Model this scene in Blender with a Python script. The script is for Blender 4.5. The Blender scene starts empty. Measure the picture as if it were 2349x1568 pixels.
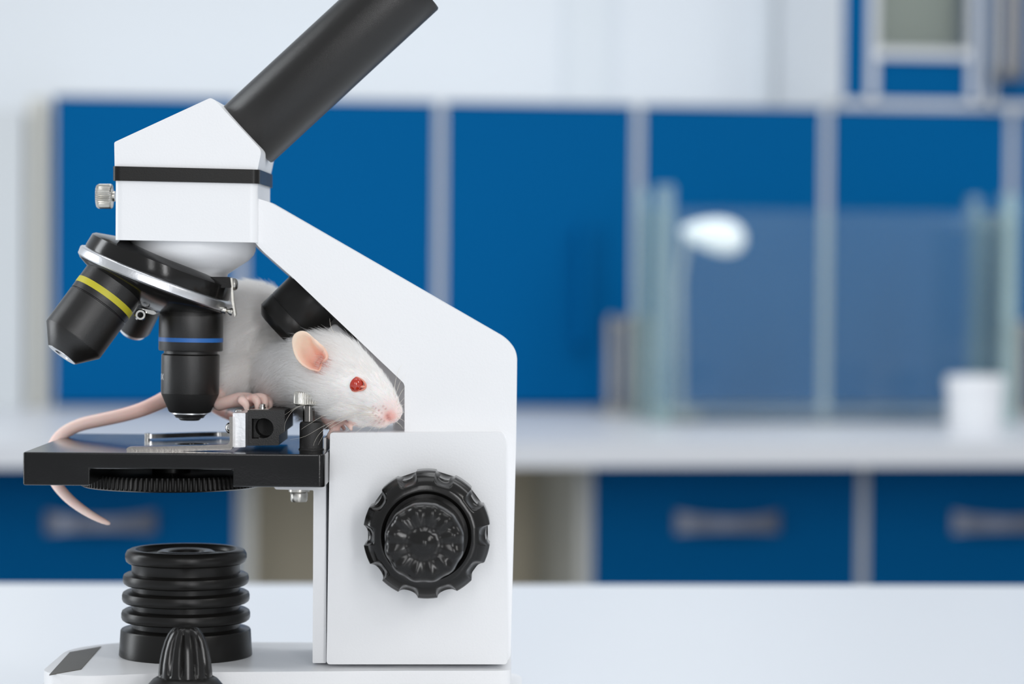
import bpy, bmesh, math, random
import numpy as np
from mathutils import Vector, Matrix
from mathutils.bvhtree import BVHTree

random.seed(7)
rng = np.random.default_rng(7)
scene = bpy.context.scene
COL = scene.collection
R = math.radians

# ------------------------------------------------------------------ camera
FPX = 6231.0                    # focal length in pixels of a 2349 px wide frame
IW, IH = 2349, 1568
CAM = Vector((0.0, -0.81, 0.147))
PITCH, ROLL = R(1.6), R(0.45)
Rm = Matrix.Rotation(R(90) - PITCH, 3, 'X') @ Matrix.Rotation(ROLL, 3, 'Z')
cam_data = bpy.data.cameras.new('camera')
cam_data.sensor_width = 36.0
cam_data.lens = 36.0 * FPX / IW
cam_data.clip_start = 0.05
cam_data.clip_end = 60
cam_data.dof.use_dof = True
cam_data.dof.focus_distance = 0.826
cam_data.dof.aperture_fstop = 9.4
cam_data.dof.aperture_blades = 0
cam = bpy.data.objects.new('camera', cam_data)
cam.matrix_world = Matrix.Translation(CAM) @ Rm.to_4x4()
COL.objects.link(cam)
scene.camera = cam

# ------------------------------------------------------------------ light, exposure
world = bpy.data.worlds.new('room_light')
scene.world = world
world.use_nodes = True
wn = world.node_tree.nodes
wn['Background'].inputs[0].default_value = (0.92, 0.957, 1.0, 1)
wn['Background'].inputs[1].default_value = 0.52


def area(name, loc, aim, sx, sy, power, color=(1, 1, 1)):
    d = bpy.data.lights.new(name, 'AREA')
    d.shape = 'RECTANGLE'
    d.size, d.size_y = sx, sy
    d.energy = power
    d.color = color
    o = bpy.data.objects.new(name, d)
    o.location = loc
    o.rotation_euler = (Vector(aim) - Vector(loc)).to_track_quat('-Z', 'Y').to_euler()
    COL.objects.link(o)
    return o


area('window_light', (1.5, -1.1, 1.3), (0, 0.1, 0.1), 0.4, 0.8, 8, (1.0, 0.985, 0.965))
area('front_fill', (-0.22, -2.4, 0.8), (-0.05, 0.1, 0.1), 0.3, 1.1, 7, (0.99, 0.99, 1.0))  # added fill near the camera axis to brighten the rat's body
area('window_light_tall', (0.74, -2.5, 0.55), (0.05, 0.0, 0.15), 0.24, 1.3, 15, (0.99, 0.99, 1.0))
area('window_light_left', (-1.7, 0.42, 0.5), (-0.05, 0.06, 0.12), 0.4, 1.4, 15, (0.93, 0.97, 1.0))
area('top_fill', (0.0, -0.2, 2.2), (0.0, 0.1, 0.0), 1.4, 0.8, 6, (0.97, 0.985, 1.0))  # added overhead fill for the base top and the rat's head
area('ceiling_light_back', (0.7, 0.78, 2.2), (0.7, 1.9, -0.1), 3.4, 0.5, 24, (0.97, 0.985, 1.0))

vs = scene.view_settings
vs.view_transform = 'Standard'
vs.look = 'None'
vs.exposure = 0.0
vs.gamma = 1.0
vs.use_curve_mapping = False
scene.cycles.max_bounces = 32
scene.cycles.diffuse_bounces = 24
scene.cycles.glossy_bounces = 6
scene.cycles.transmission_bounces = 24
scene.cycles.transparent_max_bounces = 24

# ------------------------------------------------------------------ pixel <-> world


def ray(px, py):
    return Rm @ Vector(((px - IW / 2) / FPX, (IH / 2 - py) / FPX, -1.0))


def W(px, py, Y=0.0):
    d = ray(px, py)
    return CAM + d * ((Y - CAM.y) / d.y)


def S(Y):
    return (Y - CAM.y) / FPX


def on_z(px, py, z):
    d = ray(px, py)
    return CAM + d * ((z - CAM.z) / d.z)


# lab wall frame: u along the cabinets, v away from the viewer, z up
YAW = R(7.5)
EU = Vector((math.cos(YAW), math.sin(YAW), 0))
EV = Vector((-math.sin(YAW), math.cos(YAW), 0))
LO = Vector((0, 2.19, 0))


def bk(px, py, v=0.0):
    d = ray(px, py)
    o = LO + EV * v
    t = (o - CAM).dot(EV) / d.dot(EV)
    p = CAM + d * t - LO
    return p.dot(EU), p.z


def bw(u, v, z):
    return LO + EU * u + EV * v + Vector((0, 0, z))


# ------------------------------------------------------------------ materials


def srgb(r, g, b):
    f = lambda c: c / 12.92 if c <= 0.04045 else ((c + 0.055) / 1.055) ** 2.4
    return (f(r / 255), f(g / 255), f(b / 255), 1)


def mat(name, col, rough=0.5, metal=0.0, bump=0.0, bscale=2000, var=0.0, spec=0.5, sss=0.0,
        sssr=(0.004, 0.0015, 0.001), coat=0.0, rvar=0.0):
    m = bpy.data.materials.new(name)
    m.use_nodes = True
    nt = m.node_tree
    b = nt.nodes['Principled BSDF']
    b.inputs['Base Color'].default_value = col
    b.inputs['Roughness'].default_value = rough
    b.inputs['Metallic'].default_value = metal
    b.inputs['Specular IOR Level'].default_value = spec
    b.inputs['Coat Weight'].default_value = coat
    if sss:
        b.inputs['Subsurface Weight'].default_value = sss
        b.inputs['Subsurface Radius'].default_value = sssr
        b.inputs['Subsurface Scale'].default_value = 1.0
    tc = nt.nodes.new('ShaderNodeTexCoord')
    if bump:
        n = nt.nodes.new('ShaderNodeTexNoise')
        n.inputs['Scale'].default_value = bscale
        n.inputs['Detail'].default_value = 3
        nt.links.new(tc.outputs['Object'], n.inputs['Vector'])
        bp = nt.nodes.new('ShaderNodeBump')
        bp.inputs['Strength'].default_value = bump
        bp.inputs['Distance'].default_value = 0.0003
        nt.links.new(n.outputs['Fac'], bp.inputs['Height'])
        nt.links.new(bp.outputs['Normal'], b.inputs['Normal'])
    if var or rvar:
        n2 = nt.nodes.new('ShaderNodeTexNoise')
        n2.inputs['Scale'].default_value = 60 if bscale > 500 else 5
        n2.inputs['Detail'].default_value = 4
        nt.links.new(tc.outputs['Object'], n2.inputs['Vector'])
        if var:
            mx = nt.nodes.new('ShaderNodeMix')
            mx.data_type = 'RGBA'
            c2 = tuple(max(0, min(1, c * (1 - var))) for c in col[:3]) + (1,)
            mx.inputs[6].default_value = col
            mx.inputs[7].default_value = c2
            nt.links.new(n2.outputs['Fac'], mx.inputs[0])
            nt.links.new(mx.outputs[2], b.inputs['Base Color'])
        if rvar:
            mr = nt.nodes.new('ShaderNodeMapRange')
            mr.inputs['To Min'].default_value = max(0, rough - rvar)
            mr.inputs['To Max'].default_value = rough + rvar
            nt.links.new(n2.outputs['Fac'], mr.inputs['Value'])
            nt.links.new(mr.outputs[0], b.inputs['Roughness'])
    return m


M = {}
M['white'] = mat('white_enamel', (0.87, 0.875, 0.885, 1), 0.38, bump=0.12, bscale=1400, var=0.02)
M['black'] = mat('black_plastic', (0.010, 0.0095, 0.0088, 1), 0.32, spec=0.25, bump=0.06, bscale=2600, rvar=0.05)
M['black_gloss'] = mat('black_gloss_plastic', (0.010, 0.0095, 0.009, 1), 0.16, spec=0.3, bump=0.03, bscale=1500, rvar=0.04)
M['black_grain'] = mat('black_grained_metal', (0.010, 0.0092, 0.0084, 1), 0.28, bump=0.22, bscale=6000, spec=0.55)
M['black_matte'] = mat('black_matte', (0.012, 0.012, 0.012, 1), 0.6, bump=0.1)
M['stage'] = mat('black_stage_paint', (0.005, 0.005, 0.0052, 1), 0.16, spec=0.35, bump=0.05, bscale=1800, rvar=0.05)
M['grain_block'] = mat('grained_black_plastic', (0.013, 0.0125, 0.012, 1), 0.45, bump=0.4, bscale=4500)
M['chrome'] = mat('chrome', (0.62, 0.61, 0.59, 1), 0.16, 1.0, bump=0.05, bscale=900)
M['nickel'] = mat('nickel', (0.62, 0.60, 0.55, 1), 0.28, 1.0, bump=0.1, bscale=1500)
M['alu'] = mat('brushed_aluminium', (0.74, 0.75, 0.77, 1), 0.34, 1.0, bump=0.15, bscale=900)
M['yellow'] = mat('yellow_paint', srgb(196, 186, 40), 0.45, bump=0.1)
M['blue_band'] = mat('blue_paint', srgb(40, 105, 180), 0.45, bump=0.1)
M['print'] = mat('white_print', (0.95, 0.95, 0.95, 1), 0.5, bump=0.05)
M['patch'] = mat('grey_label', srgb(98, 96, 92), 0.6, bump=0.1)
M['dark_steel'] = mat('dark_steel', (0.20, 0.19, 0.18, 1), 0.12, 1.0, bump=0.02)
M['clip'] = mat('grey_steel', (0.36, 0.34, 0.32, 1), 0.2, 1.0, bump=0.1, bscale=1200)
M['glass'] = mat('lens_glass', (0.03, 0.04, 0.05, 1), 0.03, coat=1.0)
M['eye'] = mat('red_eye', srgb(198, 50, 28), 0.04, spec=0.6, sss=0.25, sssr=(0.002, 0.0004, 0.0003), coat=0.6, var=0.35)
M['lid'] = mat('pink_eyelid', srgb(236, 150, 130), 0.35, sss=0.2)
M['ear'] = mat('pink_ear_skin', srgb(240, 200, 182), 0.5, sss=0.5, bump=0.15, bscale=1500, sssr=(0.003, 0.0014, 0.0009), var=0.08)
M['claw'] = mat('claw', srgb(222, 200, 186), 0.3)
M['blue'] = mat('blue_laminate', (0.0, 0.112, 0.318, 1), 0.5, bump=0.03, bscale=40, var=0.06, spec=0.03)
M['frame'] = mat('white_frame', srgb(226, 230, 234), 0.45, bump=0.02, bscale=40)
M['wall'] = mat('white_wall', srgb(233, 238, 243), 0.7, bump=0.05, bscale=30, var=0.03)
M['worktop'] = mat('white_worktop', srgb(226, 229, 234), 0.35, bump=0.03, bscale=60, var=0.02)
M['table'] = mat('white_table', srgb(228, 232, 237), 0.35, bump=0.03, bscale=60, var=0.01)
M['beige'] = mat('beige_panel', srgb(222, 212, 190), 0.6, bump=0.03, bscale=40, var=0.05)
M['beige_pale'] = mat('pale_beige_panel', srgb(210, 210, 203), 0.6, bump=0.03, bscale=40, var=0.05)
M['grey_panel'] = mat('pale_grey_panel', srgb(212, 217, 220), 0.55, bump=0.03, bscale=40, var=0.05)
M['strip'] = mat('cover_strip_white', srgb(226, 232, 237), 0.6, bump=0.03, bscale=40)
M['handle'] = mat('satin_handle', srgb(128, 134, 150), 0.4, 0.5, bump=0.03)
M['rod'] = mat('dull_steel_rod', srgb(160, 158, 156), 0.35, 0.7, bump=0.03)
M['floor'] = mat('grey_floor', srgb(112, 114, 118), 0.5, bump=0.05, bscale=20, var=0.08)
M['ceramic'] = mat('white_ceramic', srgb(238, 240, 243), 0.3, bump=0.02)
M['olive'] = mat('olive_backing', srgb(214, 212, 196), 0.6, bump=0.03, bscale=40, var=0.15)


def glass_mat(name, tint, haze, hazecol):
    m = bpy.data.materials.new(name)
    m.use_nodes = True
    nt = m.node_tree
    nt.nodes.clear()
    out = nt.nodes.new('ShaderNodeOutputMaterial')
    tr = nt.nodes.new('ShaderNodeBsdfTransparent')
    tr.inputs[0].default_value = tint
    df = nt.nodes.new('ShaderNodeBsdfDiffuse')
    df.inputs[0].default_value = hazecol
    gl = nt.nodes.new('ShaderNodeBsdfGlossy')
    gl.inputs['Roughness'].default_value = 0.02
    fr = nt.nodes.new('ShaderNodeFresnel')
    fr.inputs[0].default_value = 1.45
    noi = nt.nodes.new('ShaderNodeTexNoise')
    noi.inputs['Scale'].default_value = 7
    tc = nt.nodes.new('ShaderNodeTexCoord')
    nt.links.new(tc.outputs['Object'], noi.inputs['Vector'])
    mr = nt.nodes.new('ShaderNodeMapRange')
    mr.inputs['To Min'].default_value = haze * 0.6
    mr.inputs['To Max'].default_value = haze * 1.4
    nt.links.new(noi.outputs['Fac'], mr.inputs['Value'])
    m1 = nt.nodes.new('ShaderNodeMixShader')
    m2 = nt.nodes.new('ShaderNodeMixShader')
    nt.links.new(mr.outputs[0], m1.inputs[0])
    nt.links.new(tr.outputs[0], m1.inputs[1])
    nt.links.new(df.outputs[0], m1.inputs[2])
    nt.links.new(fr.outputs[0], m2.inputs[0])
    nt.links.new(m1.outputs[0], m2.inputs[1])
    nt.links.new(gl.outputs[0], m2.inputs[2])
    nt.links.new(m2.outputs[0], out.inputs['Surface'])
    return m


M['pane'] = glass_mat('tank_glass', (0.97, 1.0, 1.0, 1), 0.02, (0.55, 0.80, 0.95, 1))
M['pane_edge'] = glass_mat('tank_glass_edge', (0.8, 0.95, 0.95, 1), 0.28, (0.70, 0.86, 0.88, 1))


def rat_skin():
    m = mat('rat_skin', (1, 1, 1, 1), 0.45, sss=0.5, bump=0.25, bscale=1800, sssr=(0.0025, 0.001, 0.0007))
    nt = m.node_tree
    a = nt.nodes.new('ShaderNodeAttribute')
    a.attribute_name = 'tone'
    nt.links.new(a.outputs['Color'], nt.nodes['Principled BSDF'].inputs['Base Color'])
    return m


def hair_mat(name, col, rough=0.5, trans=0.45):
    m = bpy.data.materials.new(name)
    m.use_nodes = True
    nt = m.node_tree
    nt.nodes.clear()
    out = nt.nodes.new('ShaderNodeOutputMaterial')
    d = nt.nodes.new('ShaderNodeBsdfDiffuse')
    t = nt.nodes.new('ShaderNodeBsdfTranslucent')
    g = nt.nodes.new('ShaderNodeBsdfGlossy')
    g.inputs['Roughness'].default_value = rough
    hi = nt.nodes.new('ShaderNodeHairInfo')
    ra = nt.nodes.new('ShaderNodeMix')
    ra.data_type = 'RGBA'
    ra.inputs[6].default_value = col
    ra.inputs[7].default_value = (col[0] * 0.97, col[1] * 0.96, col[2] * 0.94, 1)
    nt.links.new(hi.outputs['Random'], ra.inputs[0])
    for s in (d, t):
        nt.links.new(ra.outputs[2], s.inputs[0])
    g.inputs[0].default_value = (0.9, 0.9, 0.9, 1)
    m1 = nt.nodes.new('ShaderNodeMixShader')
    m1.inputs[0].default_value = trans
    nt.links.new(d.outputs[0], m1.inputs[1])
    nt.links.new(t.outputs[0], m1.inputs[2])
    m2 = nt.nodes.new('ShaderNodeMixShader')
    m2.inputs[0].default_value = 0.06
    nt.links.new(m1.outputs[0], m2.inputs[1])
    nt.links.new(g.outputs[0], m2.inputs[2])
    nt.links.new(m2.outputs[0], out.inputs['Surface'])
    return m


M['skin'] = rat_skin()
M['fur'] = hair_mat('white_fur', (0.972, 0.972, 0.974, 1))
M['whisker'] = hair_mat('whisker_hair', (0.92, 0.88, 0.80, 1), 0.3, 0.4)

# ------------------------------------------------------------------ object helpers
XF = {}


def thing(name, label, cat, loc=(0, 0, 0), rz=0.0, group=None, kind=None):
    o = bpy.data.objects.new(name, None)
    o.empty_display_size = 0.02
    o.location = loc
    o.rotation_euler = (0, 0, rz)
    COL.objects.link(o)
    o['label'] = label
    o['category'] = cat
    if group:
        o['group'] = group
    XF[o.name] = Matrix.Translation(Vector(loc)) @ Matrix.Rotation(rz, 4, 'Z')
    return o


def put(name, me, m, parent=None, smooth=35, label=None, bev=None):
    """link one mesh object whose vertices are given in world space; sits in its parent's frame"""
    if isinstance(me, bmesh.types.BMesh):
        bm = me
        if bev:
            w, seg = bev
            es = [e for e in bm.edges if len(e.link_faces) == 2 and e.calc_face_angle(0) > R(28)]
            bmesh.ops.bevel(bm, geom=es, offset=w, segments=seg, profile=0.5, affect='EDGES', clamp_overlap=True)
        bmesh.ops.recalc_face_normals(bm, faces=bm.faces[:])
        me = bpy.data.meshes.new(name)
        bm.to_mesh(me)
        bm.free()
    if m is not None:
        me.materials.clear()
        me.materials.append(m)
    for p in me.polygons:
        p.use_smooth = True
    if smooth:
        me.set_sharp_from_angle(angle=R(smooth))
    o = bpy.data.objects.new(name, me)
    COL.objects.link(o)
    if bev:
        wnm = o.modifiers.new('weighted', 'WEIGHTED_NORMAL')
        wnm.keep_sharp = True
    if parent is not None:
        o.parent = parent
        if parent.name in XF:
            inv = XF[parent.name].inverted()
            me.transform(inv)
            XF[o.name] = XF[parent.name]
    else:
        XF[o.name] = Matrix.Identity(4)
    if label:
        o['label'] = label
    return o


def baked(o):
    """mesh of o with its modifiers applied"""
    bpy.context.view_layer.update()
    dg = bpy.context.evaluated_depsgraph_get()
    me = bpy.data.meshes.new_from_object(o.evaluated_get(dg))
    return me


def temp(bm):
    me = bpy.data.meshes.new('tmp')
    bmesh.ops.recalc_face_normals(bm, faces=bm.faces[:])
    bm.to_mesh(me)
    bm.free()
    o = bpy.data.objects.new('tmp', me)
    COL.objects.link(o)
    return o


def boolean(bm_a, cutters):
    a = temp(bm_a)
    cs = [temp(c) for c in cutters]
    for c in cs:
        md = a.modifiers.new('cut', 'BOOLEAN')
        md.object = c
        md.solver = 'EXACT'
        md.operation = 'DIFFERENCE'
    me = baked(a)
    for o in [a] + cs:
        bpy.data.objects.remove(o)
    bm = bmesh.new()
    bm.from_mesh(me)
    bpy.data.meshes.remove(me)
    return bm


def prism(pts, depth, bm=None):
    """closed outline of world points, extruded along the vector depth"""
    bm = bm or bmesh.new()
    a = [bm.verts.new(p) for p in pts]
    b = [bm.verts.new(Vector(p) + depth) for p in pts]
    bm.faces.new(a)
    bm.faces.new(b[::-1])
    n = len(pts)
    for i in range(n):
        bm.faces.new((a[i], b[i], b[(i + 1) % n], a[(i + 1) % n]))
    return bm


def prism_px(poly, Y0, Y1, bm=None, Yref=None):
    Yr = Y0 if Yref is None else Yref
    pts = []
    for p in poly:
        w = W(p[0], p[1], Yr)
        pts.append(Vector((w.x, Y0, w.z)))
    return prism(pts, Vector((0, Y1 - Y0, 0)), bm)


def rounded(poly, radii, seg=6):
    """round the corners of a 2d polygon; radii: one number or a list"""
    out = []
    n = len(poly)
    for i in range(n):
        r = radii[i] if isinstance(radii, (list, tuple)) else radii
        p = Vector(poly[i])
        a = Vector(poly[i - 1]) - p
        b = Vector(poly[(i + 1) % n]) - p
        if r <= 0:
            out.append(tuple(p))
            continue
        r1 = min(r, a.length * 0.48, b.length * 0.48)
        pa, pb = p + a.normalized() * r1, p + b.normalized() * r1
        for k in range(seg + 1):
            t = k / seg
            q = pa * (1 - t) ** 2 + p * 2 * t * (1 - t) + pb * t * t
            out.append(tuple(q))
    return out


def frame(d):
    d = d.normalized()
    a = Vector((0, 1, 0)) if abs(d.y) < 0.9 else Vector((1, 0, 0))
    e1 = d.cross(a).normalized()
    e2 = d.cross(e1).normalized()
    return d, e1, e2


def lathe(p0, d, prof, seg=64, bm=None, flute=None, ref=None, closed=False):
    """prof: list of (radius, distance along d[, flute amount]); flute: f(angle) -> 0..1"""
    bm = bm or bmesh.new()
    d, e1, e2 = frame(d)
    if ref is not None:
        e1 = (ref - d * ref.dot(d)).normalized()
        e2 = d.cross(e1)
    rings = []
    for q in prof:
        r, t = q[0], q[1]
        fa = q[2] if len(q) > 2 else 0.0
        c = p0 + d * t
        if r < 1e-7:
            rings.append([bm.verts.new(c)])
            continue
        ring = []
        for k in range(seg):
            th = 2 * math.pi * k / seg
            rr = r * (1 - fa * flute(th)) if fa and flute else r
            ring.append(bm.verts.new(c + e1 * (rr * math.cos(th)) + e2 * (rr * math.sin(th))))
        rings.append(ring)
    pairs = list(zip(rings[:-1], rings[1:]))
    if closed:
        pairs.append((rings[-1], rings[0]))
    for a, b in pairs:
        if len(a) == 1 and len(b) == 1:
            continue
        for k in range(seg):
            k2 = (k + 1) % seg
            if len(a) == 1:
                bm.faces.new((a[0], b[k], b[k2]))
            elif len(b) == 1:
                bm.faces.new((a[k], b[0], a[k2]))
            else:
                bm.faces.new((a[k], b[k], b[k2], a[k2]))
    if not closed:
        for ring in (rings[0], rings[-1]):
            if len(ring) > 2:
                bm.faces.new(ring)
    return bm


def lathe_px(a, Ya, b, Yb, prof_px, **kw):
    """axis from pixel a (depth Ya) towards pixel b (depth Yb); profile in pixels at the axis depth"""
    p0, p1 = W(a[0], a[1], Ya), W(b[0], b[1], Yb)
    s = S((Ya + Yb) / 2)
    return lathe(p0, p1 - p0, [(q[0] * s, q[1] * s) + tuple(q[2:]) for q in prof_px], **kw)


def box(c, sx, sy, sz, bm=None, rot=None):
    bm = bm or bmesh.new()
    m = Matrix.Translation(c) @ (rot.to_4x4() if rot else Matrix.Identity(4)) @ Matrix.Diagonal((sx, sy, sz, 1))
    bmesh.ops.create_cube(bm, size=1.0, matrix=m)
    return bm


def tube(pts, radii, seg=10, bm=None, cap=True, flat=1.0):
    bm = bm or bmesh.new()
    rings = []
    n = len(pts)
    pts = [Vector(p) for p in pts]
    prev = None
    for i in range(n):
        t = (pts[min(i + 1, n - 1)] - pts[max(i - 1, 0)]).normalized()
        if prev is None:
            _, e1, e2 = frame(t)
        else:
            e1 = (prev - t * prev.dot(t)).normalized()
            e2 = t.cross(e1)
        prev = e1
        r = radii[i] if isinstance(radii, (list, tuple, np.ndarray)) else radii
        rings.append([bm.verts.new(pts[i] + e1 * (r * math.cos(2 * math.pi * k / seg)) + e2 * (r * flat * math.sin(2 * math.pi * k / seg))) for k in range(seg)])
    for a, b in zip(rings[:-1], rings[1:]):
        for k in range(seg):
            bm.faces.new((a[k], a[(k + 1) % seg], b[(k + 1) % seg], b[k]))
    if cap:
        bm.faces.new(rings[0][::-1])
        bm.faces.new(rings[-1])
    return bm


def catmull(P, sub=8):
    P = [np.array(p, float) for p in P]
    Q = [2 * P[0] - P[1]] + P + [2 * P[-1] - P[-2]]
    out = []
    for i in range(1, len(Q) - 2):
        for k in range(sub):
            t = k / sub
            a, b, c, d = Q[i - 1], Q[i], Q[i + 1], Q[i + 2]
            out.append(0.5 * (2 * b + (c - a) * t + (2 * a - 5 * b + 4 * c - d) * t * t + (3 * b - a - 3 * c + d) * t ** 3))
    out.append(P[-1])
    return out


# local box in the lab wall frame
def lbox(u0, u1, v0, v1, z0, z1, bm=None):
    pts = [bw(u0, v0, z0), bw(u1, v0, z0), bw(u1, v1, z0), bw(u0, v1, z0)]
    return prism(pts, Vector((0, 0, z1 - z0)), bm)


def struct(name, me, m, bev=None, parent=None):
    o = put(name, me, m, parent, bev=bev)
    o['kind'] = 'structure'
    return o


# ================================================================== room
FLOOR = -0.76
WT = bk(1174, 935, 0.0)[1]          # height of the worktop surface
struct('floor', lbox(-3.0, 3.2, -4.2, 0.75, FLOOR - 0.05, FLOOR), M['floor'])
wall_v = 0.34
wb = struct('wall_back', lbox(-3.0, 3.2, wall_v, wall_v + 0.1, FLOOR, 2.3), M['wall'])
# shallow upright cover strips on the wall above the cabinets
for px, wd in ((1345, 0.055), (1770, 0.03)):
    u, z = bk(px, 150, wall_v)
    put('cover_strip', lbox(u - wd / 2, u + wd / 2, wall_v - 0.012, wall_v, WT, 2.3), M['strip'], wb, bev=(0.003, 2))
# left end wall stub with a beige upright beside the cabinets
u_l = bk(112, 600, 0.0)[0]
u_p = bk(66, 600, 0.0)[0]
struct('wall_left', lbox(u_l - 1.2, u_p - 0.004, -0.03, wall_v, WT + 0.0005, bk(60, 255, 0)[1]), M['grey_panel'])
struct('trim_left', lbox(u_p, u_l - 0.004, -0.015, wall_v, WT + 0.0005, bk(60, 225, 0)[1]), M['beige_pale'])

# ---------------- row of tall blue cabinets behind the worktop
zb = WT
ztop = [bk(115, 212, 0)[1], bk(1010, 232, 0)[1], bk(1463, 241, 0)[1], bk(1895, 250, 0)[1], bk(2330, 258, 0)[1]]
zt = sum(ztop) / len(ztop)
edges = [112, 553, 1008, 1461, 1893, 2318, 2760]
ue = [bk(p, 600, 0)[0] for p in edges]
ordinal = ['first blue cabinet door from the left, behind the microscope head, white frame',
           'blue cabinet with white frame behind the microscope arm and eyepiece',
           'plain blue cabinet between the microscope and the glass tank',
           'blue cabinet behind the left end of the glass tank',
           'blue cabinet behind the glass tank, below the windowed cabinet',
           'blue cabinet at the far right edge, below the steel bar handles']
for i in range(6):
    u0, u1 = ue[i] + 0.001, ue[i + 1] - 0.001
    t = thing('wall_cabinet', ordinal[i], 'cabinet', bw((u0 + u1) / 2, 0.15, zb), YAW, 'row of tall blue cabinets on the worktop')
    fr = 0.0042
    bm = lbox(u0, u0 + fr, 0, 0.33, zb, zt)
    lbox(u1 - fr, u1, 0, 0.33, zb, zt, bm)
    lbox(u0, u1, 0, 0.33, zt, zt + 0.002, bm)
    lbox(u0 + fr, u1 - fr, 0.3, 0.33, zb, zt, bm)
    put('carcass', bm, M['frame'], t)
    dr = put('door', lbox(u0 + fr + 0.001, u1 - fr - 0.001, -0.004, 0.016, zb + 0.004, zt - 0.002), M['blue'], t, bev=(0.0015, 2))
    if i == 2:
        ua, za = bk(1340, 520, -0.02)
        zc = bk(1340, 790, -0.02)[1]
        put('handle', lbox(ua - 0.006, ua + 0.006, -0.022, -0.004, zc, za), M['blue'], dr, bev=(0.003, 2))  # thin raised upright bar in the door blue, along a faint darker streak

# ---------------- upper right blue cabinet with a small window
uA, uB = bk(1926, 100, 0)[0], bk(2268, 100, 0)[0]
z0 = zt + 0.0025
z1 = z0 + 0.55
t = thing('upper_cabinet', 'upper blue cabinet with a pale framed window, above the tank', 'cabinet', bw((uA + uB) / 2, 0.1, z0), YAW)
bm = lbox(uA, uA + 0.004, 0, 0.33, z0, z1)
lbox(uB - 0.004, uB, 0, 0.33, z0, z1, bm)
lbox(uA, uB, 0.3, 0.33, z0, z1, bm)
lbox(uA, uB, 0, 0.33, z0, z0 + 0.007, bm)
put('carcass', bm, M['frame'], t)
wu0, wz0 = bk(2008, 122, 0)
wu1 = bk(2222, 122, 0)[0]
ubm = lbox(uA + 0.005, uB - 0.004, 0.0, 0.016, z0 + 0.008, wz0)
lbox(uA + 0.005, wu0, 0.0, 0.016, wz0, z1, ubm)
lbox(wu1, uB - 0.004, 0.0, 0.016, wz0, z1, ubm)
put('door_panel', ubm, M['blue'], t)
for wx in (2000, 2230):
    uu = bk(wx, 100, 0)[0]
    put('window_stile', lbox(uu - 0.0045, uu + 0.0045, -0.006, 0.0, z0 + 0.009, z1), M['frame'], t, bev=(0.001, 2))
put('window_rail', lbox(wu0 - 0.002, wu1 + 0.002, -0.005, 0.01, wz0 - 0.005, wz0 + 0.005), M['frame'], t, bev=(0.001, 2))
put('window_backing', lbox(wu0, wu1, 0.05, 0.06, wz0, z1), M['olive'], t)
put('window_pane', lbox(wu0, wu1, 0.004, 0.008, wz0 + 0.006, z1), M['pane'], t)

uC = bk(2276, 100, 0)[0]
t = thing('upper_cabinet', 'upper blue cabinet with long steel bar handles, at the right edge', 'cabinet', bw(uC + 0.12, 0.1, z0), YAW)
bm = lbox(uC, uC + 0.004, 0, 0.33, z0, z1)
lbox(uC + 0.24, uC + 0.248, 0, 0.33, z0, z1, bm)
lbox(uC, uC + 0.248, 0.3, 0.33, z0, z1, bm)
lbox(uC, uC + 0.248, 0, 0.33, z0, z0 + 0.007, bm)
put('carcass', bm, M['frame'], t)
dr = put('door', lbox(uC + 0.005, uC + 0.239, -0.002, 0.016, z0 + 0.008, z1), M['blue'], t, bev=(0.0015, 2))
for hx in (2304, 2338):
    hu, hz = bk(hx, 196, -0.04)
    pts = [bw(hu, -0.002, hz + 0.015), bw(hu, -0.034, hz + 0.012), bw(hu, -0.042, hz + 0.03), bw(hu, -0.042, hz + 0.2), bw(hu, -0.034, hz + 0.218), bw(hu, -0.002, hz + 0.215)]
    put('handle', tube([Vector(p) for p in catmull(pts, 5)], 0.0065, 12), M['rod'], dr, label='dull steel bar handle')

# ---------------- worktop and drawers
vF = -0.60
zf0 = bk(1174, 1071, vF)[1]
t = thing('worktop', 'long white worktop running behind the microscope under the blue cabinets', 'worktop', bw(0, -0.3, zf0), YAW)
put('slab', lbox(-1.6, 1.9, vF, 0.335, zf0, WT), M['worktop'], t, bev=(0.004, 3))
vD = -0.48


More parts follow.
